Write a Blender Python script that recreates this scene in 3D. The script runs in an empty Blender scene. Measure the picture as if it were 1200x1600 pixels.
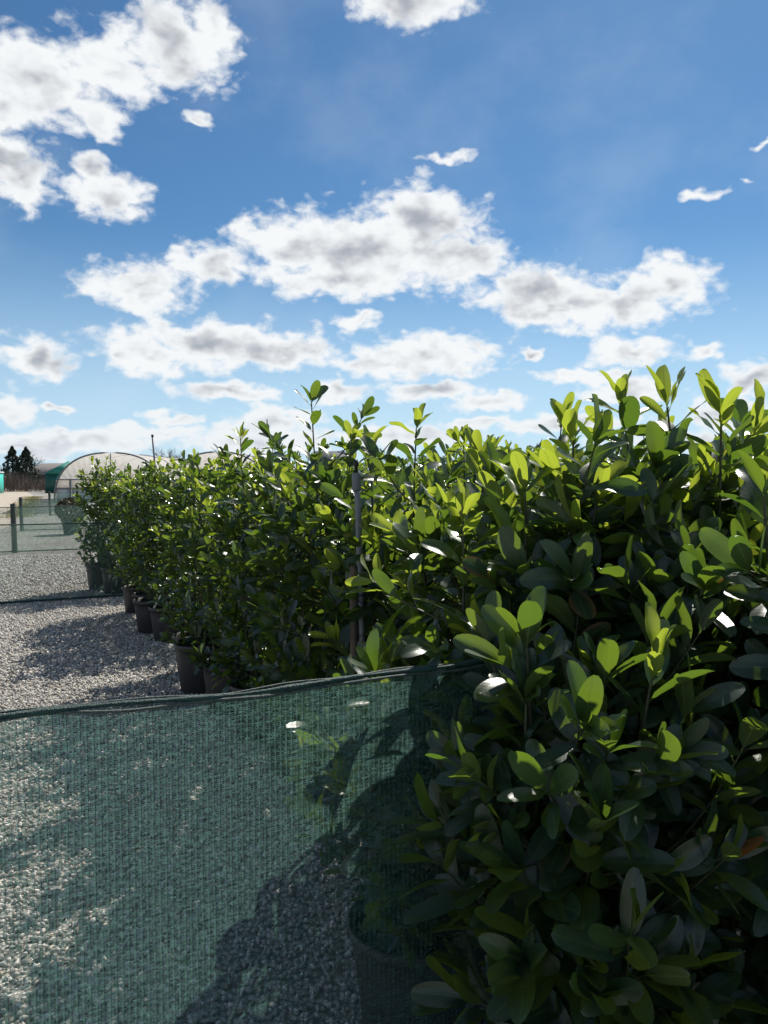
import bpy, math, random
import numpy as np
from mathutils import Matrix, Vector

scene = bpy.context.scene
col = scene.collection
R = math.radians

# ------------------------------------------------------------------ camera
cam_d = bpy.data.cameras.new('camera')
cam = bpy.data.objects.new('camera', cam_d)
col.objects.link(cam)
cam.location = (0, 0, 1.6)
cam.rotation_euler = (R(90 - 2.62), 0, 0)
cam_d.sensor_fit = 'VERTICAL'
cam_d.sensor_height = 36.0
cam_d.lens = 36.0 * 1202 / 1600
cam_d.clip_start = 0.05
cam_d.clip_end = 5000
scene.camera = cam

# ------------------------------------------------------------------ world: sky with cumulus
SUN_EL, SUN_AZ = 46.5, 23.0          # azimuth: degrees to the right of +Y
world = bpy.data.worlds.new('World')
scene.world = world
world.use_nodes = True
wt = world.node_tree
wt.nodes.clear()


class NT:
    """small helper to write node graphs as expressions"""
    def __init__(self, nt):
        self.nt = nt

    def node(self, typ, ins=None, **props):
        n = self.nt.nodes.new(typ)
        for k, v in props.items():
            setattr(n, k, v)
        for k, v in (ins or {}).items():
            if isinstance(v, bpy.types.NodeSocket):
                self.nt.links.new(v, n.inputs[k])
            else:
                n.inputs[k].default_value = v
        return n

    def m(self, op, a, b=None, c=None, clamp=False):
        ins = {0: a}
        if b is not None: ins[1] = b
        if c is not None: ins[2] = c
        n = self.node('ShaderNodeMath', ins, operation=op)
        n.use_clamp = clamp
        return n.outputs[0]

    def v(self, op, a, b=None, c=None, out=0):
        ins = {0: a}
        if b is not None: ins[1] = b
        if c is not None: ins[2] = c
        return self.node('ShaderNodeVectorMath', ins, operation=op).outputs[out]

    def ramp(self, val, lo, hi, a=0.0, b=1.0, smooth=True):
        n = self.node('ShaderNodeMapRange', {0: val, 1: lo, 2: hi, 3: a, 4: b})
        n.interpolation_type = 'SMOOTHSTEP' if smooth else 'LINEAR'
        return n.outputs[0]

    def mix(self, f, a, b, blend='MIX'):
        n = self.nt.nodes.new('ShaderNodeMix')
        n.data_type = 'RGBA'
        n.blend_type = blend
        for i, v in ((0, f), (6, a), (7, b)):
            if isinstance(v, bpy.types.NodeSocket):
                self.nt.links.new(v, n.inputs[i])
            else:
                n.inputs[i].default_value = v if i == 0 else (tuple(v) + (1,))[:4]
        return n.outputs[2]

    def noise(self, vec, scale, detail=4, rough=0.55, lac=2.0, dist=0.0, out=0):
        return self.node('ShaderNodeTexNoise', {'Vector': vec, 'Scale': scale, 'Detail': detail, 'Roughness': rough,
                                                'Lacunarity': lac, 'Distortion': dist}).outputs[out]

    def link(self, a, b):
        self.nt.links.new(a, b)


# cumulus in view: azimuth, elevation, half width, half height, in degrees
CLOUDS = [(-23.7, 24.6, 4.2, 2.55), (-19.2, 26.1, 3.8, 2.14), (-14.8, 27.7, 4.2, 2.45), (-12.3, 28.6, 2.0, 2.07), (-20.1, 23.1, 2.2, 1.36),
          (-26.0, 22.9, 2.3, 1.79), (-13.3, 23.7, 2.0, 0.68), (-25.0, 19.2, 2.3, 2.08), (-26.1, 20.1, 1.5, 1.57), (-19.4, 18.8, 2.9, 1.46),
          (-20.4, 20.1, 1.0, 0.95), (1.9, 31.0, 5.0, 1.32), (-0.9, 16.2, 8.3, 2.9), (2.9, 18.1, 4.2, 2.42), (-6.5, 16.5, 4.9, 2.12),
          (-12.7, 14.9, 2.8, 1.38), (5.6, 15.5, 4.0, 1.94), (-3.3, 14.2, 6.9, 1.31), (-17.3, 13.1, 4.0, 1.76), (10.7, 13.2, 4.5, 1.85),
          (15.4, 11.9, 6.6, 1.69), (20.3, 13.0, 2.7, 1.84), (12.5, 11.5, 4.5, 1.07), (4.7, 22.0, 2.6, 0.51), (22.2, 18.4, 2.4, 0.53),
          (25.9, 20.8, 0.9, 0.39), (24.6, 18.8, 0.8, 0.4), (-12.6, 9.4, 7.3, 1.82), (-17.0, 8.4, 3.1, 1.47), (-7.5, 9.0, 4.2, 1.37),
          (3.1, 8.8, 6.1, 1.46), (-0.5, 8.3, 4.3, 0.92), (-1.9, 11.3, 1.5, 0.72), (-24.4, 7.9, 2.6, 1.56), (-11.5, 6.1, 4.3, 0.79),
          (-25.5, 4.5, 1.7, 1.03), (-23.0, 4.8, 1.0, 0.37), (17.8, 8.7, 3.2, 1.01), (22.4, 8.6, 1.2, 0.68), (14.1, 7.1, 3.8, 0.6),
          (17.4, 6.0, 3.5, 0.93), (10.5, 8.9, 1.1, 0.32), (25.6, 6.6, 1.8, 1.2), (3.8, 6.4, 3.5, 0.93), (7.8, 5.6, 2.8, 0.7),
          (-15.1, 4.2, 2.0, 0.56), (-8.0, 4.1, 3.6, 1.13), (-3.1, 6.2, 2.2, 0.84), (-22.5, 2.4, 8.1, 0.85), (-9.4, 2.5, 7.0, 0.85),
          (0.5, 3.0, 7.1, 0.85), (7.6, 3.9, 3.9, 0.61), (24.5, 4.4, 3.2, 1.12), (-16.2, 3.1, 3.7, 0.66), (14.0, 3.9, 5.4, 0.66),
          (20.9, 2.4, 5.0, 0.76), (-24.9, 1.9, 3.5, 0.57)]

def build_world():
    g = NT(wt)
    tc = g.node('ShaderNodeTexCoord').outputs['Generated']
    sep = g.node('ShaderNodeSeparateXYZ', {0: tc}).outputs
    az = g.m('MULTIPLY', g.m('ARCTAN2', sep[0], sep[1]), 180 / math.pi)
    el = g.m('MULTIPLY', g.m('ARCSINE', sep[2]), 180 / math.pi)
    # noise space: direction, flattened a little so that clouds are wider than tall
    nv = g.v('MULTIPLY', tc, (1.0, 1.0, 1.5))
    warp = g.v('SUBTRACT', g.noise(nv, 26, 2, 0.6, out=1), (0.5, 0.5, 0.5))
    nvw = g.v('MULTIPLY_ADD', warp, (0.02, 0.02, 0.02), nv)
    fbm = g.noise(nvw, 26, 8, 0.62, 2.1)
    fbm_big = g.noise(nv, 14, 3, 0.5)
    billow = g.node('ShaderNodeTexVoronoi', {'Vector': nvw, 'Scale': 40.0, 'Detail': 1.0, 'Roughness': 0.5}, feature='F1')
    billow = billow.outputs[0]
    wsep = g.node('ShaderNodeSeparateXYZ', {0: warp}).outputs
    p = g.node('ShaderNodeCombineXYZ', {0: g.m('MULTIPLY_ADD', wsep[0], 3.0, az), 1: g.m('MULTIPLY_ADD', wsep[1], 2.0, el), 2: 0.0}).outputs[0]
    md = None
    for (a, e, rx, ry) in CLOUDS:
        thin = 0.42 if e > 17.5 and ry < 0.75 else 0.0      # small high scraps are wispy
        q = g.v('MULTIPLY_ADD', p, (1 / rx, 1 / ry, 0), (-a / rx, -e / ry, 0))
        l = g.v('LENGTH', q, out=1)
        if thin: l = g.m('ADD', l, thin)
        md = l if md is None else g.m('SMOOTH_MIN', md, l, 0.3)
    mask = g.m('MAXIMUM', g.m('SUBTRACT', 1.0, md), -0.9)
    # the same kind of sky goes on all round
    beyond = g.m('MAXIMUM', g.ramp(g.m('ABSOLUTE', az), 30.0, 40.0), g.ramp(el, 34.0, 40.0))
    field = g.m('MULTIPLY_ADD', g.noise(nv, 4.5, 2, 0.5), 7.0, -4.0)
    field = g.m('MINIMUM', g.m('ADD', field, g.m('MULTIPLY_ADD', beyond, 3.0, -3.0)), 0.8)
    mask = g.m('MAXIMUM', mask, field)
    nz = g.m('MULTIPLY_ADD', fbm, 1.9, -0.95)
    nz = g.m('MULTIPLY_ADD', g.m('SUBTRACT', 0.42, billow), 0.55, nz)
    dens = g.m('ADD', g.m('MULTIPLY_ADD', mask, 1.25, 0.34), nz)
    alpha = g.ramp(dens, -0.14, 0.66)
    # thin veil of cloud between the heaps
    veil = g.m('MULTIPLY', g.ramp(g.noise(nv, 5.0, 5, 0.55), 0.46, 0.75), 0.10)
    alpha = g.m('MAXIMUM', alpha, veil)
    # thick middles are grey, thin edges white
    thick = g.m('ADD', mask, g.m('MULTIPLY_ADD', fbm_big, 2.0, -1.0))
    thick = g.m('ADD', thick, g.m('MULTIPLY', nz, 0.45))
    lit = g.m('SUBTRACT', g.noise(g.v('ADD', nvw, (0.004, 0.010, 0.022)), 20, 3, 0.5), g.noise(nvw, 20, 3, 0.5))
    thick = g.m('MULTIPLY_ADD', lit, 1.3, thick)
    grey = g.ramp(thick, 0.22, 1.4)
    ccol = g.mix(grey, (0.96, 0.985, 1.0), (0.41, 0.445, 0.505))
    # far clouds near the horizon are paler
    low = g.ramp(el, 0.0, 9.0, 1.0, 0.0)
    ccol = g.mix(g.m('MULTIPLY', low, 0.5), ccol, (0.80, 0.87, 0.93))
    sky = g.node('ShaderNodeTexSky', sky_type='NISHITA')
    sky.sun_disc = False
    sky.sun_elevation = R(SUN_EL)
    sky.sun_rotation = R(SUN_AZ)
    sky.air_density = 1.0
    sky.dust_density = 0.2
    sky.ozone_density = 3.0
    tint = g.mix(1.0, sky.outputs[0], (0.54, 0.83, 0.99), 'MULTIPLY')
    tint = g.mix(g.ramp(el, 0.0, 18.0, 0.75, 0.0), tint, (7.6, 10.0, 12.2))
    b1 = g.node('ShaderNodeBackground', {'Color': tint, 'Strength': 0.060}).outputs[0]
    b2 = g.node('ShaderNodeBackground', {'Color': ccol, 'Strength': 0.68}).outputs[0]
    up = g.ramp(el, -1.0, 0.5)
    mx = g.node('ShaderNodeMixShader', {0: g.m('MULTIPLY', alpha, up), 1: b1, 2: b2}).outputs[0]
    out = g.node('ShaderNodeOutputWorld')
    g.link(mx, out.inputs[0])


build_world()
world.cycles.sampling_method = 'MANUAL'
world.cycles.sample_map_resolution = 512

# ------------------------------------------------------------------ sun, exposure, render settings
sun_d = bpy.data.lights.new('sun', 'SUN')
sun_d.energy = 4.5
sun_d.angle = R(0.53)
sun_d.color = (1.0, 0.95, 0.86)
sun = bpy.data.objects.new('sun', sun_d)
col.objects.link(sun)
to_sun = Vector((math.sin(R(SUN_AZ)) * math.cos(R(SUN_EL)), math.cos(R(SUN_AZ)) * math.cos(R(SUN_EL)), math.sin(R(SUN_EL))))
sun.rotation_euler = to_sun.to_track_quat('Z', 'Y').to_euler()
sun.location = (0, 0, 30)
vs = scene.view_settings
vs.view_transform = 'Standard'
vs.look = 'None'
vs.exposure = 0.5
vs.gamma = 1.0
scene.cycles.use_denoising = True
scene.cycles.max_bounces = 10
scene.cycles.transparent_max_bounces = 12
scene.cycles.transmission_bounces = 6
scene.cycles.caustics_reflective = False
scene.cycles.caustics_refractive = False
scene.cycles.sample_clamp_indirect = 6.0

# ------------------------------------------------------------------ helpers
def tag(o, label=None, cat=None, group=None, kind=None):
    if label: o['label'] = label
    if cat: o['category'] = cat
    if group: o['group'] = group
    if kind: o['kind'] = kind
    return o


def empty(name, loc=(0, 0, 0), rz=0.0, label=None, cat=None, group=None):
    o = bpy.data.objects.new(name, None)
    o.empty_display_size = 0.1
    col.objects.link(o)
    o.location = loc
    o.rotation_euler = (0, 0, rz)
    return tag(o, label, cat, group)


def mesh_np(name, V, F, mat=None, attrs=None, smooth=False):
    """V (n,3); F list of (k,3) / (k,4) index arrays"""
    me = bpy.data.meshes.new(name)
    V = np.asarray(V, np.float32)
    F = [np.asarray(f, np.int32) for f in (F if isinstance(F, list) else [F]) if len(f)]
    loops = np.concatenate([f.ravel() for f in F])
    tot = np.concatenate([np.full(len(f), f.shape[1], np.int32) for f in F])
    start = np.concatenate([[0], np.cumsum(tot)[:-1]]).astype(np.int32)
    me.vertices.add(len(V)); me.vertices.foreach_set('co', V.ravel())
    me.loops.add(len(loops)); me.loops.foreach_set('vertex_index', loops)
    me.polygons.add(len(tot)); me.polygons.foreach_set('loop_start', start)
    me.update(calc_edges=True)
    if smooth:
        me.polygons.foreach_set('use_smooth', np.ones(len(tot), bool))
    for k, a in (attrs or {}).items():
        a = np.asarray(a, np.float32)
        if a.ndim == 1:
            me.attributes.new(k, 'FLOAT', 'POINT').data.foreach_set('value', a)
        else:
            me.attributes.new(k, 'FLOAT_VECTOR', 'POINT').data.foreach_set('vector', a.ravel())
    if mat: me.materials.append(mat)
    return me


def obj(name, me, parent=None, kind=None):
    o = bpy.data.objects.new(name, me)
    col.objects.link(o)
    if parent: o.parent = parent
    if kind: o['kind'] = kind
    return o


class MB:
    """collects boxes, tubes and lathes into one mesh"""
    def __init__(self):
        self.V, self.Q, self.T, self.n = [], [], [], 0

    def add(self, V, Q=None, T=None):
        V = np.asarray(V, float)
        if Q is not None and len(Q): self.Q.append(np.asarray(Q) + self.n)
        if T is not None and len(T): self.T.append(np.asarray(T) + self.n)
        self.V.append(V); self.n += len(V)
        return self

    def box(self, c, s, rz=0.0, ry=0.0):
        x, y, z = [k / 2 for k in s]
        V = np.array([(a * x, b * y, d * z) for a in (-1, 1) for b in (-1, 1) for d in (-1, 1)])
        M = np.array(Matrix.Rotation(rz, 3, 'Z') @ Matrix.Rotation(ry, 3, 'Y'))
        V = V @ M.T + np.array(c)
        return self.add(V, [(0, 1, 3, 2), (4, 6, 7, 5), (0, 4, 5, 1), (2, 3, 7, 6), (0, 2, 6, 4), (1, 5, 7, 3)])

    def tube(self, pts, rad, sides=6, cap=True):
        V, Q, T = tube_np(pts, rad, sides, cap)
        return self.add(V, Q, T)

    def lathe(self, prof, sides=20, c=(0, 0, 0)):
        a = np.linspace(0, 2 * np.pi, sides, endpoint=False)
        V = np.concatenate([np.stack([r * np.cos(a), r * np.sin(a), np.full(sides, z)], 1) for r, z in prof]) + np.array(c)
        Q = []
        for i in range(len(prof) - 1):
            for k in range(sides):
                k2 = (k + 1) % sides
                Q.append((i * sides + k, i * sides + k2, (i + 1) * sides + k2, (i + 1) * sides + k))
        return self.add(V, Q)

    def mesh(self, name, mat, smooth=False):
        return mesh_np(name, np.concatenate(self.V), [np.concatenate(x) for x in (self.Q, self.T) if x], mat, None, smooth)

    def build(self, name, mat, parent=None, smooth=False, kind=None):
        return obj(name, self.mesh(name, mat, smooth), parent, kind)


def tube_np(pts, rad, sides=6, cap=True):
    pts = np.asarray(pts, float)
    n = len(pts)
    rad = np.full(n, rad) if np.isscalar(rad) else np.asarray(rad, float)
    tan = np.gradient(pts, axis=0)
    tan /= np.linalg.norm(tan, axis=1)[:, None] + 1e-9
    ref = np.array([1.0, 0.0, 0.0]) if abs(tan[0][0]) < 0.8 else np.array([0, 1.0, 0])
    a = np.linspace(0, 2 * np.pi, sides, endpoint=False)
    V = []
    for i in range(n):
        u = np.cross(tan[i], ref); u /= np.linalg.norm(u) + 1e-9
        w = np.cross(tan[i], u)
        V.append(pts[i] + rad[i] * (np.cos(a)[:, None] * u + np.sin(a)[:, None] * w))
    V = np.concatenate(V)
    i = np.arange(n - 1)[:, None] * sides
    k = np.arange(sides)[None, :]
    k2 = (k + 1) % sides
    Q = np.stack([i + k, i + k2, i + sides + k2, i + sides + k], -1).reshape(-1, 4)
    T = []
    if cap:
        V = np.concatenate([V, pts[:1], pts[-1:]])
        b = n * sides
        for q in range(sides):
            T.append((b, (q + 1) % sides, q)); T.append((b + 1, (n - 1) * sides + q, (n - 1) * sides + (q + 1) % sides))
    return V, Q, np.array(T, int).reshape(-1, 3)


# ------------------------------------------------------------------ materials
def material(name):
    m = bpy.data.materials.new(name)
    m.use_nodes = True
    m.node_tree.nodes.clear()
    return m, NT(m.node_tree)


def finish(g, shader, disp=None):
    o = g.node('ShaderNodeOutputMaterial')
    g.link(shader, o.inputs[0])


def simple(name, c1, c2=None, rough=0.7, scale=6.0, bump=0.0, bscale=60, metallic=0.0, spec=0.5, stretch=(1, 1, 1), vary=0.0):
    m, g = material(name)
    tc = g.node('ShaderNodeTexCoord').outputs['Object']
    v = g.v('MULTIPLY', tc, stretch)
    c2 = c2 or tuple(x * 0.7 for x in c1)
    colr = g.mix(g.ramp(g.noise(v, scale, 6, 0.6), 0.3, 0.7), c1, c2)
    if vary:
        r = g.node('ShaderNodeObjectInfo').outputs['Random']
        colr = g.mix(1.0, colr, g.node('ShaderNodeCombineColor', {0: g.m('MULTIPLY_ADD', r, vary, 1 - vary / 2), 1: g.m('MULTIPLY_ADD', r, vary, 1 - vary / 2), 2: g.m('MULTIPLY_ADD', r, vary, 1 - vary / 2)}).outputs[0], 'MULTIPLY')
    ins = {'Base Color': colr, 'Roughness': rough, 'Metallic': metallic, 'Specular IOR Level': spec}
    if bump:
        ins['Normal'] = g.node('ShaderNodeBump', {'Strength': bump, 'Distance': 0.01, 'Height': g.noise(v, bscale, 5, 0.6)}).outputs[0]
    finish(g, g.node('ShaderNodeBsdfPrincipled', ins).outputs[0])
    return m


def leaf_material(name, top1, top2, under, trans, trans_young, young_top, rough=0.3):
    m, g = material(name)
    luv = g.node('ShaderNodeAttribute', attribute_name='luv').outputs['Vector']
    s = g.node('ShaderNodeSeparateXYZ', {0: luv}).outputs
    tint = g.node('ShaderNodeAttribute', attribute_name='tint').outputs['Fac']
    rnd = g.node('ShaderNodeObjectInfo').outputs['Random']
    t = g.m('FRACT', g.m('ADD', tint, rnd))
    t2 = g.m('FRACT', g.m('MULTIPLY', t, 7.31))
    young = s[2]
    u = g.m('ABSOLUTE', s[0])
    rib = g.ramp(u, 0.03, 0.09, 1.0, 0.0)
    vein_c = g.m('FRACT', g.m('MULTIPLY', g.m('SUBTRACT', s[1], g.m('MULTIPLY', u, 0.22)), 9.0))
    vein = g.ramp(g.m('ABSOLUTE', g.m('SUBTRACT', vein_c, 0.5)), 0.0, 0.16, 1.0, 0.0)
    vein = g.m('MAXIMUM', g.m('MULTIPLY', vein, 0.5), rib)
    obj_c = g.node('ShaderNodeTexCoord').outputs['Object']
    blot = g.ramp(g.noise(obj_c, 55, 4, 0.6), 0.35, 0.75)
    top = g.mix(t, top1, top2)
    top = g.mix(young, top, young_top)
    top = g.mix(g.m('MULTIPLY', vein, 0.5), top, (0.085, 0.14, 0.055))
    back = g.mix(t2, under, tuple(x * 0.7 for x in under))
    back = g.mix(g.m('MULTIPLY', rib, 0.5), back, (0.22, 0.27, 0.1))
    geo = g.node('ShaderNodeNewGeometry').outputs['Backfacing']
    base = g.mix(geo, top, back)
    base = g.mix(g.m('MULTIPLY', blot, 0.25), base, (0.05, 0.07, 0.02))
    # a share of old leaves carries brown edges
    old = g.m('MULTIPLY', g.ramp(t2, 0.990, 0.994), g.ramp(g.m('ADD', u, g.m('MULTIPLY', blot, 0.5)), 0.7, 1.1))
    base = g.mix(old, base, (0.16, 0.08, 0.03))
    tr = g.mix(t2, trans, tuple(x * k for x, k in zip(trans, (0.55, 0.7, 0.8))))
    tr = g.mix(young, tr, trans_young)
    tr = g.mix(g.m('MULTIPLY', vein, 0.4), tr, tuple(x * 0.5 for x in trans))
    tr = g.mix(old, tr, (0.3, 0.12, 0.02))
    h = g.m('MULTIPLY_ADD', vein, -0.6, g.m('MULTIPLY', g.noise(obj_c, 90, 3, 0.5), 0.8))
    nrm = g.node('ShaderNodeBump', {'Strength': 0.12, 'Distance': 0.003, 'Height': h}).outputs[0]
    ro = g.m('MULTIPLY_ADD', t2, 0.14, rough)
    ro = g.m('MULTIPLY_ADD', geo, 0.16, ro)
    pr = g.node('ShaderNodeBsdfPrincipled', {'Base Color': base, 'Roughness': ro, 'Specular IOR Level': 0.65, 'Normal': nrm}).outputs[0]
    tb = g.node('ShaderNodeBsdfTranslucent', {'Color': tr, 'Normal': nrm}).outputs[0]
    finish(g, g.node('ShaderNodeMixShader', {0: g.m('MULTIPLY_ADD', young, 0.13, 0.30), 1: pr, 2: tb}).outputs[0])
    return m


M = {}
M['leaf'] = leaf_material('laurel_leaf', (0.006, 0.026, 0.020), (0.015, 0.044, 0.024), (0.052, 0.076, 0.034),
                          (0.28, 0.42, 0.03), (0.52, 0.64, 0.05), (0.045, 0.105, 0.028), 0.25)
M['dead_leaf'] = leaf_material('withered_leaf', (0.20, 0.075, 0.02), (0.16, 0.06, 0.02), (0.25, 0.11, 0.04), (0.6, 0.22, 0.03), (0.6, 0.25, 0.03), (0.3, 0.1, 0.02), 0.5)
M['stem'] = simple('laurel_stem', (0.075, 0.085, 0.030), (0.045, 0.040, 0.022), 0.6, 30)
M['pot'] = simple('black_pot_plastic', (0.030, 0.027, 0.030), (0.045, 0.038, 0.037), 0.55, 9, 0.1, 80, vary=0.5)
M['soil'] = simple('potting_soil', (0.035, 0.024, 0.016), (0.015, 0.010, 0.007), 0.95, 40, 0.8, 90)
M['wood'] = simple('weathered_timber', (0.17, 0.125, 0.09), (0.085, 0.065, 0.05), 0.85, 9, 0.5, 40, stretch=(6, 6, 0.6))
M['dark_wood'] = simple('treated_timber', (0.085, 0.085, 0.07), (0.045, 0.05, 0.042), 0.85, 9, 0.5, 40, stretch=(6, 6, 0.6))
M['galv'] = simple('grey_pipe', (0.20, 0.215, 0.225), (0.14, 0.15, 0.16), 0.5, 14, 0.1, 60, 0.0)
M['steel'] = simple('tunnel_steel', (0.26, 0.26, 0.27), (0.17, 0.17, 0.18), 0.5, 8, metallic=0.3)
M['tie'] = simple('black_tie', (0.012, 0.012, 0.014), rough=0.5)
M['white_tag'] = simple('white_plastic', (0.7, 0.7, 0.66), (0.6, 0.58, 0.52), 0.5)
M['hem'] = simple('net_hem', (0.018, 0.075, 0.060), (0.010, 0.035, 0.032), 0.45, 60, 0.6, 300)
M['cord'] = simple('edge_cord', (0.10, 0.13, 0.115), (0.03, 0.05, 0.045), 0.5, 90, 0.6, 400)


def net_material(name, trans_c, dif_c, cover, rib=0.0125, loop=0.0042):
    """knitted shade cloth: chain-stitched ribs with a ladder of thin weft tapes between them; holes are open"""
    m, g = material(name)
    luv = g.node('ShaderNodeAttribute', attribute_name='luv').outputs['Vector']
    s = g.node('ShaderNodeSeparateXYZ', {0: luv}).outputs
    wob = g.noise(luv, 9, 3, 0.5)
    x = g.m('ADD', s[0], g.m('MULTIPLY', wob, 0.006))
    fx = g.m('FRACT', g.m('DIVIDE', x, rib))
    rline = g.ramp(g.m('ABSOLUTE', g.m('SUBTRACT', fx, 0.5)), 0.10, 0.24, 1.0, 0.0)
    y = g.m('ADD', s[1], g.m('MULTIPLY', g.noise(luv, 160, 2, 0.5), 0.004))
    cx = g.m('FLOOR', g.m('DIVIDE', x, rib)); cy = g.m('FLOOR', g.m('DIVIDE', y, loop))
    fy = g.m('FRACT', g.m('DIVIDE', y, loop))
    cell = g.node('ShaderNodeCombineXYZ', {0: cx, 1: cy, 2: 0.0}).outputs[0]
    wn = g.node('ShaderNodeTexWhiteNoise', {'Vector': cell}, noise_dimensions='2D').outputs[0]
    # width of the open slit differs from loop to loop
    slit = g.m('MULTIPLY_ADD', wn, 0.75, 0.05)
    tape = g.ramp(g.m('SUBTRACT', fy, slit), -0.10, 0.10, 0.0, 1.0)
    big = g.noise(luv, 3.0, 3, 0.5)
    fine = g.noise(luv, 420, 2, 0.6)
    cov = g.m('MAXIMUM', g.m('MULTIPLY', rline, 0.80), g.m('MULTIPLY', tape, 0.86))
    cov = g.m('MULTIPLY', cov, g.m('MULTIPLY_ADD', fine, 1.0, 0.45), clamp=True)
    cov = g.m('MULTIPLY', cov, g.m('MULTIPLY_ADD', big, 0.3, cover), clamp=True)
    vary = g.m('MULTIPLY_ADD', g.m('FRACT', g.m('MULTIPLY', wn, 17.3)), 0.8, 0.6)
    vc = g.node('ShaderNodeCombineColor', {0: vary, 1: vary, 2: vary}).outputs[0]
    tcol = g.mix(1.0, trans_c, vc, 'MULTIPLY')
    dcol = g.mix(1.0, dif_c, vc, 'MULTIPLY')
    h = g.m('ADD', rline, g.m('MULTIPLY', wn, 0.6))
    nrm = g.node('ShaderNodeBump', {'Strength': 0.7, 'Distance': 0.003, 'Height': h}).outputs[0]
    pr = g.node('ShaderNodeBsdfPrincipled', {'Base Color': dcol, 'Roughness': 0.42, 'Normal': nrm}).outputs[0]
    tb = g.node('ShaderNodeBsdfTranslucent', {'Color': tcol, 'Normal': nrm}).outputs[0]
    body = g.node('ShaderNodeMixShader', {0: 0.5, 1: pr, 2: tb}).outputs[0]
    tp = g.node('ShaderNodeBsdfTransparent', {'Color': (1, 1, 1, 1)}).outputs[0]
    finish(g, g.node('ShaderNodeMixShader', {0: cov, 1: tp, 2: body}).outputs[0])
    return m


M['net'] = net_material('green_shade_net', (0.13, 0.26, 0.225), (0.016, 0.045, 0.044), 0.64)
M['far_net'] = net_material('grey_green_net', (0.17, 0.29, 0.24), (0.035, 0.08, 0.065), 0.42, 0.012, 0.006)


def ground_material():
    m, g = material('gravel_ground')
    tc = g.node('ShaderNodeTexCoord').outputs['Object']
    vo = g.node('ShaderNodeTexVoronoi', {'Vector': tc, 'Scale': 42.0, 'Randomness': 1.0}, feature='F1')
    cellc = g.node('ShaderNodeSeparateColor', {0: vo.outputs[1]}).outputs[0]
    big = g.noise(tc, 0.7, 5, 0.6)
    c = g.mix(cellc, (0.30, 0.285, 0.26), (0.66, 0.63, 0.58))
    c = g.mix(g.ramp(big, 0.4, 0.75), c, (0.36, 0.32, 0.26))
    c = g.mix(g.ramp(vo.outputs[0], 0.35, 0.75), c, (0.12, 0.11, 0.10))
    b = g.node('ShaderNodeBump', {'Strength': 1.0, 'Distance': 0.018, 'Height': g.m('SUBTRACT', 1.0, vo.outputs[0])}).outputs[0]
    finish(g, g.node('ShaderNodeBsdfPrincipled', {'Base Color': c, 'Roughness': 0.9, 'Normal': b}).outputs[0])
    return m


def stone_material():
    m, g = material('limestone_chips')
    t = g.node('ShaderNodeAttribute', attribute_name='tint').outputs['Fac']
    tc = g.node('ShaderNodeTexCoord').outputs['Object']
    c = g.mix(t, (0.33, 0.315, 0.295), (0.80, 0.765, 0.71))
    c = g.mix(g.ramp(g.m('FRACT', g.m('MULTIPLY', t, 13.7)), 0.75, 0.9), c, (0.42, 0.37, 0.30))
    c = g.mix(g.m('MULTIPLY', g.noise(tc, 160, 3, 0.6), 0.3), c, (0.22, 0.2, 0.18))
    finish(g, g.node('ShaderNodeBsdfPrincipled', {'Base Color': c, 'Roughness': 0.88}).outputs[0])
    return m


M['ground'] = ground_material()
M['stone'] = stone_material()
M['path'] = simple('sandy_path', (0.47, 0.41, 0.33), (0.36, 0.31, 0.25), 0.95, 1.2, 0.5, 30)
M['dry_grass'] = simple('dry_grass', (0.36, 0.31, 0.10), (0.20, 0.22, 0.07), 0.9, 8)
M['bed'] = simple('dark_ground_cloth', (0.035, 0.035, 0.038), (0.06, 0.055, 0.05), 0.9, 3)
M['conifer'] = simple('conifer_needles', (0.012, 0.028, 0.014), (0.022, 0.042, 0.018), 0.8, 3)
M['bare'] = simple('bare_twigs', (0.12, 0.085, 0.07), (0.19, 0.15, 0.125), 0.9, 3)
M['bark'] = simple('bark', (0.08, 0.06, 0.045), (0.05, 0.04, 0.03), 0.9, 8)
M['roof'] = simple('weathered_roof_sheet', (0.26, 0.23, 0.21), (0.18, 0.16, 0.15), 0.8, 2)
M['slate'] = simple('slate_roof', (0.07, 0.07, 0.085), (0.05, 0.05, 0.06), 0.8, 2)
M['cladding'] = simple('brown_cladding', (0.10, 0.08, 0.065), (0.07, 0.055, 0.05), 0.85, 2)
M['teal'] = simple('teal_paint', (0.02, 0.23, 0.175), (0.015, 0.18, 0.14), 0.55, 2)
M['dark_teal'] = simple('dark_teal_paint', (0.008, 0.10, 0.085), (0.006, 0.075, 0.06), 0.55, 2)
M['turquoise'] = simple('turquoise_paint', (0.06, 0.48, 0.42), (0.05, 0.42, 0.37), 0.5, 2)
M['white'] = simple('white_paint', (0.75, 0.75, 0.72), (0.66, 0.66, 0.63), 0.6, 2)
M['glass'] = simple('glasshouse_pane', (0.45, 0.50, 0.54), (0.38, 0.43, 0.47), 0.2, 2)
M['box_leaf'] = simple('clipped_ball_leaf', (0.055, 0.060, 0.020), (0.10, 0.065, 0.03), 0.6, 12)


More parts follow.
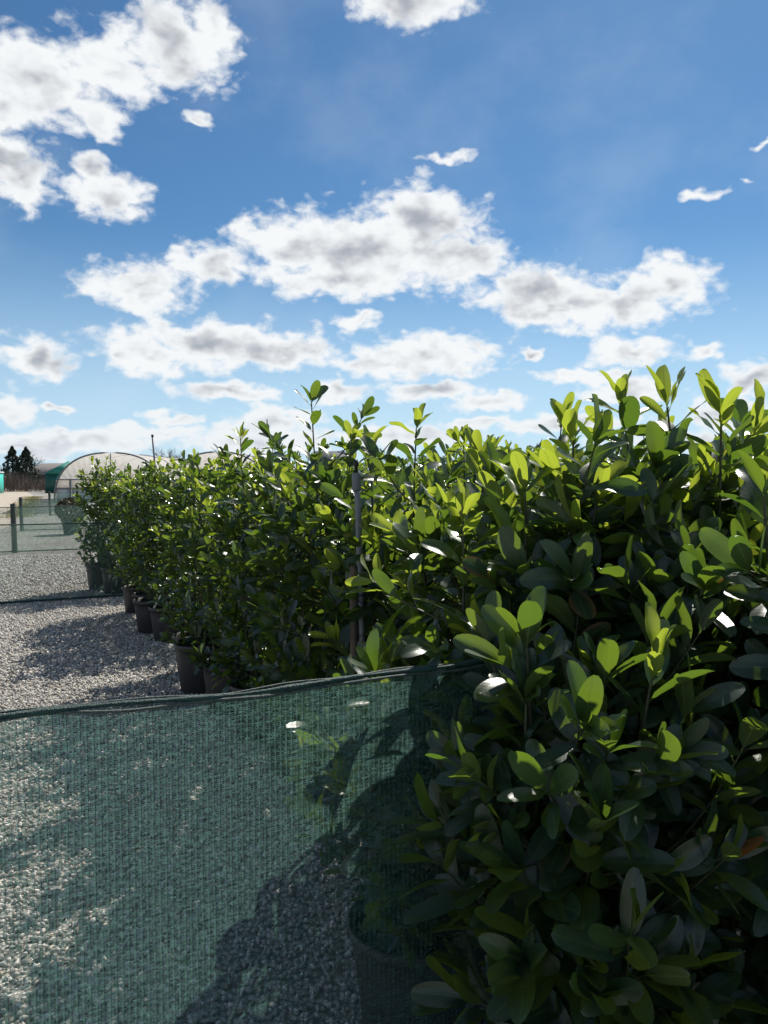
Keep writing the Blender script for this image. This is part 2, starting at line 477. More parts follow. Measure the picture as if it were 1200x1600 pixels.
def film_material():
    m, g = material('tunnel_film')
    tc = g.node('ShaderNodeTexCoord').outputs['Object']
    c = g.mix(g.ramp(g.noise(tc, 0.8, 4, 0.6), 0.3, 0.7), (0.93, 0.89, 0.84), (0.89, 0.85, 0.80))
    pr = g.node('ShaderNodeBsdfPrincipled', {'Base Color': c, 'Roughness': 0.45}).outputs[0]
    tb = g.node('ShaderNodeBsdfTranslucent', {'Color': c}).outputs[0]
    tp = g.node('ShaderNodeBsdfTransparent', {'Color': (1, 0.98, 0.95, 1)}).outputs[0]
    body = g.node('ShaderNodeMixShader', {0: 0.62, 1: pr, 2: tb}).outputs[0]
    finish(g, g.node('ShaderNodeMixShader', {0: 0.30, 1: body, 2: tp}).outputs[0])
    return m


M['film'] = film_material()

# ------------------------------------------------------------------ layout of the nursery
# nets run along direction N; the open edge of the plant block runs along direction E
E0 = np.array([0.30, 1.92]); ED = np.array([-0.434, 0.901]); ND = np.array([0.901, 0.434])
NET_RZ = math.atan2(ND[1], ND[0])


def P(s, t, z=0.0):
    q = E0 + ED * s + ND * t
    return (float(q[0]), float(q[1]), z)


# ------------------------------------------------------------------ ground
def sheet(name, pts, z, mat, kind='structure'):
    V = [(x, y, z) for x, y in pts]
    me = bpy.data.meshes.new(name)
    me.from_pydata(V, [], [tuple(range(len(V)))])
    me.materials.append(mat)
    o = obj(name, me)
    o['kind'] = kind
    return o


sheet('ground', [(-1500, -1500), (1500, -1500), (1500, 1500), (-1500, 1500)], 0.0, M['ground'])
sheet('path', [(-11.2, 22), (-12.2, 25), (-15.5, 32), (-24, 52), (-31, 68), (-45, 95), (-70, 95), (-60, 68), (-40, 45), (-24, 26)], 0.004, M['path'])


def grass_strip():
    rng = np.random.default_rng(3)
    n = 5000
    t = rng.random(n)
    x = -14.3 - t * 14.0 + rng.normal(0, 0.30, n)
    y = 30.0 + t * 32.0 + rng.normal(0, 0.6, n)
    h = rng.uniform(0.02, 0.09, n)
    a = rng.uniform(0, 6.28, n)
    lean = rng.normal(0, 0.06, (n, 2))
    w = rng.uniform(0.01, 0.025, n)
    b = np.stack([x, y, np.zeros(n)], 1)
    d = np.stack([np.cos(a) * w, np.sin(a) * w, np.zeros(n)], 1)
    top = b + np.stack([lean[:, 0], lean[:, 1], h], 1)
    V = np.stack([b - d, b + d, top], 1).reshape(-1, 3)
    o = obj('grass', mesh_np('grass', V, np.arange(n * 3).reshape(-1, 3), M['dry_grass']))
    tag(o, 'dry yellowish grass strip beside the sandy path', 'grass', kind='stuff')


grass_strip()
sheet('soil_bed', [(-16.5, 33), (-14.6, 33), (-20.5, 56), (-25.0, 56)], 0.008, M['bed'])


def gravel():
    rng = np.random.default_rng(11)
    ph = (1 + 5 ** 0.5) / 2
    ico = np.array([(-1, ph, 0), (1, ph, 0), (-1, -ph, 0), (1, -ph, 0), (0, -1, ph), (0, 1, ph), (0, -1, -ph), (0, 1, -ph), (ph, 0, -1), (ph, 0, 1), (-ph, 0, -1), (-ph, 0, 1)]) / 1.9
    icf = np.array([(0, 11, 5), (0, 5, 1), (0, 1, 7), (0, 7, 10), (0, 10, 11), (1, 5, 9), (5, 11, 4), (11, 10, 2), (10, 7, 6), (7, 1, 8), (3, 9, 4), (3, 4, 2), (3, 2, 6), (3, 6, 8), (3, 8, 9), (4, 9, 5), (2, 4, 11), (6, 2, 10), (8, 6, 7), (9, 8, 1)])
    octa = np.array([(1, 0, 0), (-1, 0, 0), (0, 1, 0), (0, -1, 0), (0, 0, 1), (0, 0, -1)], float)
    ocf = np.array([(0, 2, 4), (2, 1, 4), (1, 3, 4), (3, 0, 4), (2, 0, 5), (1, 2, 5), (3, 1, 5), (0, 3, 5)])
    Vs, Fs, Ts, off = [], [], [], 0
    for (s0, s1, t0, t1, dens, base, faces, smin, smax) in ((-0.6, 4.6, -2.6, 0.5, 2300, ico, icf, 0.006, 0.0125),
                                                          (4.6, 9.6, -3.0, 0.4, 1500, octa, ocf, 0.008, 0.017),
                                                          (9.6, 15.5, -3.6, 0.3, 420, octa, ocf, 0.012, 0.024)):
        n = int((s1 - s0) * (t1 - t0) * dens)
        s = rng.uniform(s0, s1, n); t = rng.uniform(t0, t1, n)
        xy = E0 + ED * s[:, None] + ND * t[:, None]
        sc = rng.uniform(smin, smax, n)[:, None] * rng.uniform(0.6, 1.25, (n, 3)) * np.array([1.15, 1.0, 0.8])
        q = rng.normal(size=(n, 4)); q /= np.linalg.norm(q, axis=1)[:, None]
        w, x, y, z = q.T
        Rm = np.stack([np.stack([1 - 2 * (y * y + z * z), 2 * (x * y - z * w), 2 * (x * z + y * w)], -1),
                       np.stack([2 * (x * y + z * w), 1 - 2 * (x * x + z * z), 2 * (y * z - x * w)], -1),
                       np.stack([2 * (x * z - y * w), 2 * (y * z + x * w), 1 - 2 * (x * x + y * y)], -1)], 1)
        jit = base[None] * rng.uniform(0.6, 1.25, (n, len(base), 1))
        V = np.einsum('nij,nkj->nki', Rm, jit * sc[:, None, :])
        V += np.concatenate([xy, rng.uniform(0.002, 0.012, (n, 1))], 1)[:, None, :]
        Vs.append(V.reshape(-1, 3))
        Fs.append((faces[None] + (np.arange(n) * len(base))[:, None, None]).reshape(-1, 3) + off)
        Ts.append(np.repeat(rng.random(n), len(base)))
        off += n * len(base)
    o = obj('gravel', mesh_np('gravel', np.concatenate(Vs), np.concatenate(Fs), M['stone'], {'tint': np.concatenate(Ts)}))
    tag(o, 'pale limestone gravel chips covering the nursery yard', 'gravel', kind='stuff')


gravel()

# ------------------------------------------------------------------ laurel leaves
def leaf_shape(seed, rows, cols, young=0.0):
    """unit leaf: stalk at origin, blade along +Y, upper side +Z"""
    r = np.random.default_rng(seed)
    droop = r.uniform(-0.10, 0.55); fold = r.uniform(0.08, 0.50); twist = r.uniform(-0.5, 0.5); wave = r.uniform(0, 0.04)
    width = r.uniform(0.215, 0.265); ph = r.uniform(0, 6.28); bend = r.uniform(-0.06, 0.06)
    if young: width *= 0.88; fold += 0.12; droop *= 0.4
    ts = np.concatenate([[-0.10], np.sin(np.linspace(0.0, 1.0, rows) * math.pi / 2) ** 1.15])
    us = np.linspace(-1, 1, cols)
    V, UV = [], []
    for t in ts:
        tt = min(max(t, 0), 1)
        w = 0.02 + width * 1.70 * (tt ** 0.70) * ((1 - tt) ** 0.52)
        if t < 0: w = 0.014
        if tt >= 1: w = 0.008
        y = t - 0.10 * droop * t * t
        zc = -droop * 0.55 * max(t, 0) ** 2
        tw = twist * max(t, 0)
        for u in us:
            x = u * w
            z = zc + fold * abs(u) * w * 1.1 - 0.25 * (abs(u) ** 2) * w * 0.35 + wave * math.sin(ph + 9 * t + (2 if u > 0 else 0)) * abs(u)
            X = x * math.cos(tw) - (z - zc) * math.sin(tw) + bend * t * t
            Z = zc + x * math.sin(tw) + (z - zc) * math.cos(tw)
            V.append((X, y + 0.10, Z)); UV.append((u, t, young))
    Q = []
    for i in range(len(ts) - 1):
        for k in range(cols - 1):
            a = i * cols + k
            Q.append((a, a + 1, a + cols + 1, a + cols))
    return np.array(V), np.array(Q), np.array(UV)


HI = [leaf_shape(k, 9, 5) for k in range(8)]
HI_Y = [leaf_shape(40 + k, 9, 5, 1.0) for k in range(4)]
LO = [leaf_shape(80 + k, 5, 3) for k in range(6)]
LO_Y = [leaf_shape(120 + k, 5, 3, 1.0) for k in range(3)]


def leaf_mesh(sh, i, mat):
    V, Q, UV = sh
    return mesh_np('leaf', V, Q, mat, {'tint': np.full(len(V), 0.13 * i), 'luv': UV}, True)


HI_ME = [leaf_mesh(s, i, M['leaf']) for i, s in enumerate(HI)]
HI_Y_ME = [leaf_mesh(s, i, M['leaf']) for i, s in enumerate(HI_Y)]
DEAD_ME = [leaf_mesh(s, i, M['dead_leaf']) for i, s in enumerate(HI[:3])]


def unit(v):
    return v / (np.linalg.norm(v) + 1e-9)


def grow_plant(seed, H=1.7, rad=0.32, nst=4, tall=(), low=0.26, leaf_len=0.115, side_gap=0.085, side_sides=4, shape=None, fill=1.0, young_share=1.0):
    """skeleton of one laurel in local coordinates (pot at the origin).
    returns stems [(list of (pts, radii))...] and leaves as arrays: pos, dir, normal, length, young
    tall: extra leading shoots (x, y, top z) in local coordinates"""
    rng = np.random.default_rng(seed)
    stems, L = [], []

    def leaf(pos, T, phi, alpha, length, young):
        T = unit(T)
        ref = np.array([0, 0, 1.0]) if abs(T[2]) < 0.9 else np.array([1.0, 0, 0])
        a = unit(np.cross(T, ref)); b = np.cross(T, a)
        r = a * math.cos(phi) + b * math.sin(phi)
        d = T * math.cos(alpha) + r * math.sin(alpha)
        nrm = T * math.sin(alpha) - r * math.cos(alpha)
        d = unit(d + rng.normal(0, 0.16, 3) + np.array([0, 0, -0.05]))
        nrm = nrm + rng.normal(0, 0.28, 3) + np.array([0, 0, 0.38])
        nrm = unit(nrm - d * np.dot(nrm, d))
        L.append((pos, d, nrm, length, young))

    def leaves_on(pts, start, gap, tip_young, phi0):
        seg = np.linalg.norm(np.diff(pts, axis=0), axis=1)
        cum = np.concatenate([[0], np.cumsum(seg)])
        tot = cum[-1]
        s = start * tot
        phi = phi0
        while s < tot - 0.012:
            p = np.array([np.interp(s, cum, pts[:, k]) for k in range(3)])
            k = min(max(np.searchsorted(cum, s) - 1, 0), len(pts) - 2)
            T = pts[k + 1] - pts[k]
            left = tot - s
            f = math.exp(-left / 0.10)
            alpha = R(62) * (1 - f) + R(30) * f + rng.normal(0, 0.16)
            ln = leaf_len * rng.uniform(0.72, 1.18) * (1 - 0.22 * f)
            leaf(p, T, phi, alpha, ln, 1.0 if (f > 0.5 and tip_young) else 0.0)
            phi += 2.4 + rng.normal(0, 0.25)
            s += gap * (1 - 0.45 * f) * rng.uniform(0.75, 1.3)
        T = pts[-1] - pts[-2]
        for q in range(rng.integers(3, 6)):
            leaf(pts[-1], T, phi, R(rng.uniform(12, 38)), leaf_len * rng.uniform(0.55, 0.95), 1.0 if tip_young else 0.0)
            phi += 2.4

    leads = []
    for k in range(nst):
        a = 6.283 * k / nst + rng.uniform(-0.5, 0.5)
        rr = rad * rng.uniform(0.15, 0.62)
        leads.append((rr * math.cos(a), rr * math.sin(a), H * rng.uniform(0.86, 1.03), False))
    for (x, y, z) in tall:
        leads.append((x, y, z, True))
    for (x, y, z, is_tall) in leads:
        b = np.array([x * 0.18, y * 0.18, low])
        top = np.array([x, y, z])
        n = 9
        u = np.linspace(0, 1, n)[:, None]
        bow = np.array([rng.normal(0, 0.03), rng.normal(0, 0.03), 0])
        pts = b + (top - b) * u
        pts[:, :2] = b[:2] + (top[:2] - b[:2]) * (u ** 0.7)
        pts += np.sin(u * 3.14) * bow + np.sin(u * 9 + rng.uniform(0, 6)) * 0.006
        branches = [(pts, np.linspace(0.0095, 0.0030, n))]
        leaves_on(pts, 0.45 if not is_tall else 0.55, 0.042 if not is_tall else 0.032, rng.random() < 0.7 * young_share, rng.uniform(0, 6.28))
        zz = low + 0.04
        phi = rng.uniform(0, 6.28)
        while zz < z - (0.10 if not is_tall else 0.28):
            f = (zz - low) / (z - low)
            k = f * (n - 1); i0 = min(int(k), n - 2); w = k - i0
            p0 = pts[i0] * (1 - w) + pts[i0 + 1] * w
            d = np.array([math.cos(phi), math.sin(phi), 0])
            # reach of the crown at this height in this direction
            env = rad * (0.80 + 0.30 * math.sin(3.1 * min(1, f + 0.12))) * rng.uniform(0.75, 1.12)
            if f > 0.82: env *= 1 - (f - 0.82) * 1.6
            bq = np.dot(p0[:2], d[:2]); cq = np.dot(p0[:2], p0[:2]) - env * env
            reach = -bq + math.sqrt(max(bq * bq - cq, 0.0004))
            reach = max(reach - 0.05, 0.05)
            up = rng.uniform(0.35, 1.25) * min(reach, 0.28)
            m = 5
            uu = np.linspace(0, 1, m)[:, None]
            sp = p0 + d * reach * uu + np.array([0, 0, 1.0]) * up * (uu ** 1.5) + np.sin(uu * 3.1) * rng.normal(0, 0.015, 3)
            branches.append((sp, np.linspace(0.0042, 0.0020, m)))
            leaves_on(sp, 0.25, 0.030 / fill, rng.random() < (0.04 + 0.45 * f * f) * young_share, rng.uniform(0, 6.28))
            phi += 2.4 + rng.normal(0, 0.3)
            zz += side_gap * rng.uniform(0.7, 1.3)
        stems.append(branches)
    pos = np.array([l[0] for l in L]); d = np.array([l[1] for l in L]); nr = np.array([l[2] for l in L])
    ln = np.array([l[3] for l in L]); yg = np.array([l[4] for l in L])
    # no leaf below the pot rim
    keep = (pos + d * ln[:, None])[:, 2] > 0.16
    return stems, (pos[keep], d[keep], nr[keep], ln[keep], yg[keep])


def joined_leaves(L, shapes, shapes_y, seed):
    pos, d, nr, ln, yg = L
    rng = np.random.default_rng(seed + 999)
    x = np.cross(d, nr)
    Vs, Fs, Ts, Us, off = [], [], [], [], 0
    pick = rng.integers(0, 1000, len(pos))
    for flag, sh in ((0, shapes), (1, shapes_y)):
        for k, (V, Q, UV) in enumerate(sh):
            idx = np.where((yg > 0.5).astype(int) == flag)[0]
            idx = idx[pick[idx] % len(sh) == k]
            if not len(idx): continue
            W = (V[None, :, 0, None] * x[idx][:, None] + V[None, :, 1, None] * d[idx][:, None] + V[None, :, 2, None] * nr[idx][:, None]) * ln[idx][:, None, None] + pos[idx][:, None]
            n = len(idx)
            Vs.append(W.reshape(-1, 3))
            Fs.append((Q[None] + (np.arange(n) * len(V))[:, None, None]).reshape(-1, 4) + off)
            Ts.append(np.repeat(rng.random(n), len(V)))
            Us.append(np.tile(UV, (n, 1)))
            off += n * len(V)
    return mesh_np('foliage', np.concatenate(Vs), np.concatenate(Fs), M['leaf'], {'tint': np.concatenate(Ts), 'luv': np.concatenate(Us)}, True)


def stem_mesh(branches, sides):
    mb = MB()
    for k, (pts, rad) in enumerate(branches):
        mb.tube(pts, rad, sides if k == 0 else max(3, sides - 2), cap=False)
    return mb.mesh('stem', M['stem'], True)


def pot_meshes():
    out = []
    for (rt, rb, h) in ((0.175, 0.140, 0.34), (0.155, 0.125, 0.31), (0.185, 0.150, 0.37)):
        p = MB().lathe([(0.001, 0.004), (rb - 0.006, 0.004), (rb, 0.012), (rb + (rt - rb) * .8, h * 0.80), (rt - 0.002, h * 0.90), (rt + 0.009, h * 0.905),
                        (rt + 0.013, h * 0.93), (rt + 0.014, h - 0.006), (rt + 0.008, h), (rt - 0.001, h - 0.004), (rt - 0.008, h * 0.7)], 28).mesh('pot', M['pot'], True)
        s = MB().lathe([(rt - 0.006, h - 0.045), (rt * 0.6, h - 0.030), (0.001, h - 0.025)], 20).mesh('soil', M['soil'], True)
        out.append((p, s))
    return out


POTS = pot_meshes()


def add_pot(root, kind, tagged=False):
    p = obj('pot', POTS[kind][0], root)
    obj('soil', POTS[kind][1], p)
    if tagged:
        mb = MB()
        mb.box((-0.05, -0.165, 0.42), (0.018, 0.003, 0.17), 0.2, 0.5)
        mb.build('plant_label', M['white_tag'], root)


def near_laurel(seed, loc, label, group, H=1.7, rad=0.32, nst=4, tall=(), n_parts=280, n_dead=0, shapes='hi', pot=0, tagged=False, **kw):
    """one laurel built on its own, its largest-showing leaves as separate parts"""
    root = empty('potted_laurel', loc, 0, label, 'shrub', group)
    stems, L = grow_plant(seed, H, rad, nst, tall, **kw)
    for br in stems:
        obj('stem', stem_mesh(br, 6), root)
    pos, d, nr, ln, yg = L
    # leaves towards the camera side and towards the top show largest
    tocam = -np.array([loc[0], loc[1]]); tocam = tocam / np.linalg.norm(tocam)
    score = (pos[:, :2] + d[:, :2] * ln[:, None] * 0.5) @ tocam * 1.6 + pos[:, 2] * 0.45
    order = np.argsort(-score)
    part = order[:n_parts]; rest = order[n_parts:]
    rng = np.random.default_rng(seed + 5)
    dead = set(rng.choice(min(n_parts, len(part)), n_dead, replace=False).tolist()) if n_dead and len(part) else set()
    for q, i in enumerate(part):
        if q in dead: me = DEAD_ME[q % 3]
        elif yg[i] > 0.5: me = HI_Y_ME[rng.integers(4)]
        else: me = HI_ME[rng.integers(8)]
        o = bpy.data.objects.new('leaf', me)
        x = np.cross(d[i], nr[i]) * ln[i]; y = d[i] * ln[i]; z = nr[i] * ln[i]; p = pos[i]
        o.parent = root
        o.matrix_basis = Matrix(((x[0], y[0], z[0], p[0]), (x[1], y[1], z[1], p[1]), (x[2], y[2], z[2], p[2]), (0, 0, 0, 1)))
        col.objects.link(o)
        if q in dead: o['label'] = 'withered orange brown leaf'
    if len(rest):
        sub = (pos[rest], d[rest], nr[rest], ln[rest], yg[rest])
        me = joined_leaves(sub, HI if shapes == 'hi' else LO, HI_Y if shapes == 'hi' else LO_Y, seed)
        obj('foliage', me, root, 'stuff')
    add_pot(root, pot, tagged)
    return root

# ------------------------------------------------------------------ laurels
GA = 'laurels on the camera side of the front net'
GE = 'laurels along the open edge of the block'
GI = 'laurels standing inside the block'


def at(s, t, dx=0.0, dy=0.0):
    x, y, z = P(s, t)
    return (x + dx, y + dy, 0.0)


near_laurel(101, at(-0.30, 0.02), 'nearest laurel, low and shaded, its leaves overlapping the end of the front green net', GA, H=1.14, rad=0.31, nst=5,
            tall=((-0.14, -0.03, 1.24), (0.10, -0.12, 1.22)), n_parts=300, young_share=0.25, low=0.22, leaf_len=0.138, n_dead=1, side_gap=0.062)
near_laurel(102, at(-0.30, 0.52), 'shaded laurel filling the lower right corner of the photo', GA, H=1.34, rad=0.35, nst=5,
            tall=((0.02, -0.02, 1.56), (0.20, 0.02, 1.60)), n_parts=300, young_share=0.25, low=0.22, leaf_len=0.145, side_gap=0.065)
near_laurel(103, at(-0.78, 0.62), 'laurel cut off by the right edge of the photo, closest to the lens', GA, H=1.22, rad=0.30, nst=4, n_parts=280, young_share=0.25, low=0.22, leaf_len=0.138)
near_laurel(104, at(0.14, 0.80), 'tallest laurel on the right, a fan of upright leaves highest against the sky', GI, H=1.58, rad=0.34, nst=5,
            tall=((-0.08, 0.0, 1.82), (-0.20, 0.05, 1.84), (0.06, -0.05, 1.78)), n_parts=300, leaf_len=0.158, n_dead=1)
near_laurel(122, at(0.12, 0.34), 'laurel over the end post of the front net, topped by round backlit leaves', GI, H=1.53, rad=0.32, nst=5,
            tall=((-0.02, 0.0, 1.70), (-0.16, -0.04, 1.56)), n_parts=300, leaf_len=0.155, n_dead=1)
near_laurel(105, at(0.32, 1.36), 'laurel behind the front net at the right edge of the photo', GI, H=1.68, rad=0.34, nst=5, n_parts=200, tall=((-0.1, 0, 1.76),), leaf_len=0.145)
near_laurel(106, at(0.30, -0.10), 'low laurel pressed against the back of the front net, in front of the riser pipe', GE, H=1.17, rad=0.29, nst=4, n_parts=300, n_dead=1, leaf_len=0.128,
            tall=((0.14, -0.02, 1.48),))
near_laurel(124, at(0.62, 0.26), 'laurel between the riser pipe and the low laurel at the net', GE, H=1.46, rad=0.31, nst=4, n_parts=260, leaf_len=0.135,
            tall=((0.06, -0.02, 1.66),))
near_laurel(107, at(1.22, 0.34), 'laurel beside the strapped grey riser pipe, one shoot with two round leaves on top', GE, H=1.53, rad=0.31, nst=4, n_parts=280, n_dead=1, leaf_len=0.130,
            tall=((0.06, -0.03, 1.80), (-0.14, 0.02, 1.72)))
near_laurel(123, at(0.95, 0.55), 'laurel between the riser pipe and the end of the front net', GI, H=1.50, rad=0.31, nst=4, n_parts=240, leaf_len=0.130)
near_laurel(108, at(1.75, 0.20), 'laurel left of the grey riser pipe with the tallest single shoot', GE, H=1.58, rad=0.30, nst=4, n_parts=280, leaf_len=0.122,
            tall=((-0.06, 0.0, 1.94), (0.13, -0.05, 1.76)))
near_laurel(109, at(2.35, 0.26), 'laurel second along the edge from the grey riser pipe, pale leaning shoot on its left', GE, H=1.64, rad=0.30, nst=4, n_parts=260, leaf_len=0.118,
            tall=((-0.16, -0.05, 1.60),))
near_laurel(110, at(2.95, 0.24), 'laurel with a thin shoot rising above the polytunnel on the right', GE, H=1.66, rad=0.30, nst=4, n_parts=240, leaf_len=0.114,
            tall=((-0.10, 0.0, 1.84),))
near_laurel(111, at(3.55, 0.20), 'laurel whose pot is half hidden by the rolled top of the front net', GE, H=1.66, rad=0.29, nst=4, n_parts=200, leaf_len=0.106, pot=0)
near_laurel(112, at(4.14, 0.14), 'laurel in a tall narrow black pot just above the front net', GE, H=1.68, rad=0.29, nst=4, n_parts=200, leaf_len=0.104, pot=2)
near_laurel(113, at(4.71, 0.20), 'laurel on the near side of the sunlit gap in the edge row', GE, H=1.68, rad=0.30, nst=4, n_parts=160, leaf_len=0.104, pot=1)
near_laurel(114, at(6.05, 0.24), 'laurel in a black pot with a white plant label, far side of the sunlit gap', GE, H=1.68, rad=0.30, nst=4, n_parts=140, leaf_len=0.104, pot=0, tagged=True, low=0.34)
near_laurel(115, at(6.54, 0.16), 'laurel next beyond the pot with the white plant label', GE, H=1.70, rad=0.30, nst=4, n_parts=120, leaf_len=0.104, pot=0, low=0.34)
near_laurel(116, at(7.20, 0.22), 'laurel last but one before the middle net', GE, H=1.70, rad=0.30, nst=4, n_parts=100, leaf_len=0.104, pot=1, low=0.32)
near_laurel(117, at(7.80, 0.18), 'laurel last in the edge row before the middle net', GE, H=1.70, rad=0.30, nst=4, n_parts=100, leaf_len=0.104, pot=1)
near_laurel(118, at(9.45, 0.14), 'dark laurel standing just behind the middle net, veiled by it below', 'laurels beyond the middle net', H=1.74, rad=0.31, nst=4, n_parts=80, leaf_len=0.104, pot=2)
near_laurel(119, at(9.95, -0.02), 'leftmost laurel beyond the middle net, slender dark shoots at its top', 'laurels beyond the middle net', H=1.66, rad=0.31, nst=4, n_parts=80, leaf_len=0.104, pot=2,
            tall=((-0.08, 0, 1.82), (0.1, 0.05, 1.83)))
near_laurel(120, at(1.15, 1.10), 'laurel behind the riser pipe laurel with a small crowned shoot', GI, H=1.58, rad=0.32, nst=4, n_parts=160, leaf_len=0.128, tall=((0.0, 0.0, 1.86),))
near_laurel(121, at(0.92, 1.62), 'laurel in the second row from the front net, right of the crowned shoot', GI, H=1.60, rad=0.32, nst=4, n_parts=140, leaf_len=0.128, tall=((-0.1, 0.0, 1.80),))

# the rest of the block: six kinds of plant, copied
VAR = []
for k in range(6):
    stems, L = grow_plant(300 + k, H=1.62 + 0.025 * k, rad=0.32, nst=4, leaf_len=0.106, side_gap=0.095, fill=0.85,
                          tall=(((0.06 * (-1) ** k, 0.04, 1.78),) if k % 3 == 0 else ()))
    order = np.argsort(-L[0][:, 2])
    tops, rest = order[:44], order[44:]
    rng = np.random.default_rng(k)
    leaves = []
    for i in tops:
        me = HI_Y_ME[rng.integers(4)] if L[4][i] > 0.5 else HI_ME[rng.integers(8)]
        x = np.cross(L[1][i], L[2][i]) * L[3][i]; y = L[1][i] * L[3][i]; z = L[2][i] * L[3][i]; p = L[0][i]
        leaves.append((me, Matrix(((x[0], y[0], z[0], p[0]), (x[1], y[1], z[1], p[1]), (x[2], y[2], z[2], p[2]), (0, 0, 0, 1)))))
    VAR.append(([stem_mesh(b, 5) for b in stems], joined_leaves(tuple(a[rest] for a in L), LO, LO_Y, 700 + k),
                joined_leaves(L, LO, LO_Y, 800 + k), leaves))


def block_laurel(k, loc, rz, sc, label, group, leafy):
    st, fo, fo_all, lv = VAR[k]
    root = empty('potted_laurel', loc, rz, label, 'shrub', group)
    root.scale = (1, 1, sc)
    for me in st: obj('stem', me, root)
    if leafy:
        obj('foliage', fo, root, 'stuff')
        for me, mat in lv:
            o = bpy.data.objects.new('leaf', me)
            o.parent = root; o.matrix_basis = mat
            col.objects.link(o)
    else:
        obj('foliage', fo_all, root, 'stuff')
    add_pot(root, k % 3)


random.seed(21)
ORD = ('first', 'second', 'third', 'fourth', 'fifth', 'sixth', 'seventh', 'eighth', 'ninth', 'tenth', 'eleventh', 'twelfth', 'thirteenth')
for row, s in enumerate((0.42, 1.05, 1.68, 2.32, 2.95, 3.55, 4.14, 4.75, 5.40, 6.05, 6.65, 7.25, 7.85)):
    for j in range(16):
        t = 0.92 + 0.62 * j
        if (s < 1.2 and j < 2) or (s == 5.40 and j < 2): continue
        x, y, _ = P(s, t)
        if x > 0.53 * y + 0.35: break
        x += random.uniform(-.06, .06); y += random.uniform(-.06, .06)
        d = math.hypot(x, y)
        if j == 0:
            label, group = 'laurel in the line just inside the edge row, %s row back from the front net' % ORD[row], GI
        elif d < 6:
            label, group = 'laurel inside the block, %s line in from the open edge, %s row behind front net' % (ORD[j + 1], ORD[row]), GI
        else:
            label, group = 'distant laurel deep in the block, only the tips of its shoots showing', GI
        block_laurel(random.randrange(6), (x, y, 0), random.uniform(0, 6.28), random.uniform(0.95, 1.06), label, group, d < 7.0)
for s in (9.45, 10.05):
    for j in range(15):
        t = (0.78 if s < 10.5 else 0.25) + 0.66 * j
        x, y, _ = P(s, t)
        if x > 0.5 * y: break
        block_laurel(random.randrange(6), (x + random.uniform(-.06, .06), y + random.uniform(-.06, .06), 0), random.uniform(0, 6.28), random.uniform(0.94, 1.02),
                     'laurel in the bay beyond the middle net, mostly hidden behind the block', 'laurels beyond the middle net', False)


# ------------------------------------------------------------------ nets
def net_sheet(name, L, hgt, mat, parent, nx=90, nz=24, amp=0.006, sag=None, seed=1, bottom=0.01):
    """sheet in local XZ, wavy in Y; u and v in metres"""
    rng = np.random.default_rng(seed)
    x0, x1 = L
    xs = np.linspace(x0, x1, nx); f = np.linspace(0, 1, nz)
    k = rng.uniform(0.6, 5.0, 7); ph = rng.uniform(0, 6.28, 7); a = rng.uniform(0.3, 1, 7)
    V, UV = [], []
    for q in f:
        for x in xs:
            top = hgt + (sag(x) if sag else 0)
            z = bottom + (top - bottom) * q
            w = sum(a[i] * math.sin(k[i] * 2 * x + ph[i] + 1.3 * z * (i % 3)) for i in range(7)) / 7 * amp * 2 * (1.25 - q)
            V.append((x, w, z)); UV.append((x, z, 0))
    Q = [(j * nx + i, j * nx + i + 1, (j + 1) * nx + i + 1, (j + 1) * nx + i) for j in range(nz - 1) for i in range(nx - 1)]
    return obj(name, mesh_np(name, V, np.array(Q), mat, {'luv': np.array(UV)}, True), parent)


def post(mb, x, y, h, r, tilt=(0, 0)):
    pts = [(x, y, -0.05), (x + tilt[0] * .5, y + tilt[1] * .5, h * .5), (x + tilt[0] * .95, y + tilt[1] * .95, h - 0.006), (x + tilt[0], y + tilt[1], h)]
    mb.tube(pts, [r, r * 0.98, r * 0.96, r * 0.86], 12)
    return mb


front = empty('net_fence', P(0, 0), NET_RZ, 'knitted green shade net fence in the lower left foreground', 'net fence')


def sag(x):
    return 0.007 * math.sin(4.1 * x + 0.6) + 0.003 * math.sin(11.0 * x) - 0.006


net_sheet('net', (-2.6, 0.30), 1.15, M['net'], front, 150, 30, 0.012, sag, 4)
rng = np.random.default_rng(8)
xs = np.linspace(-2.6, 0.30, 160)
# rolled hem and the cord threaded along it
hz = np.array([1.15 + sag(x) for x in xs])
h1 = np.stack([xs, 0.004 * np.sin(xs * 13), hz], 1)
MB().tube(h1, 0.0055 + 0.0018 * np.sin(xs * 31) * np.sin(xs * 7) + rng.normal(0, 0.0005, len(xs)), 8).build('hem', M['hem'], front, True)
h2 = np.stack([xs, -0.008 + 0.006 * np.sin(xs * 22), hz - 0.008 + 0.003 * np.sin(xs * 17 + 1)], 1)
MB().tube(h2, 0.0032, 6).build('cord', M['cord'], front, True)
h3 = np.stack([xs, 0.008 + 0.004 * np.sin(xs * 19), hz + 0.004 + 0.002 * np.sin(xs * 23 + 2)], 1)
MB().tube(h3, 0.0026, 6).build('cord', M['cord'], front, True)
for px in (0.32, -2.55):
    post(MB(), px, 0.06, 1.17, 0.045).build('post', M['wood'], front, True)


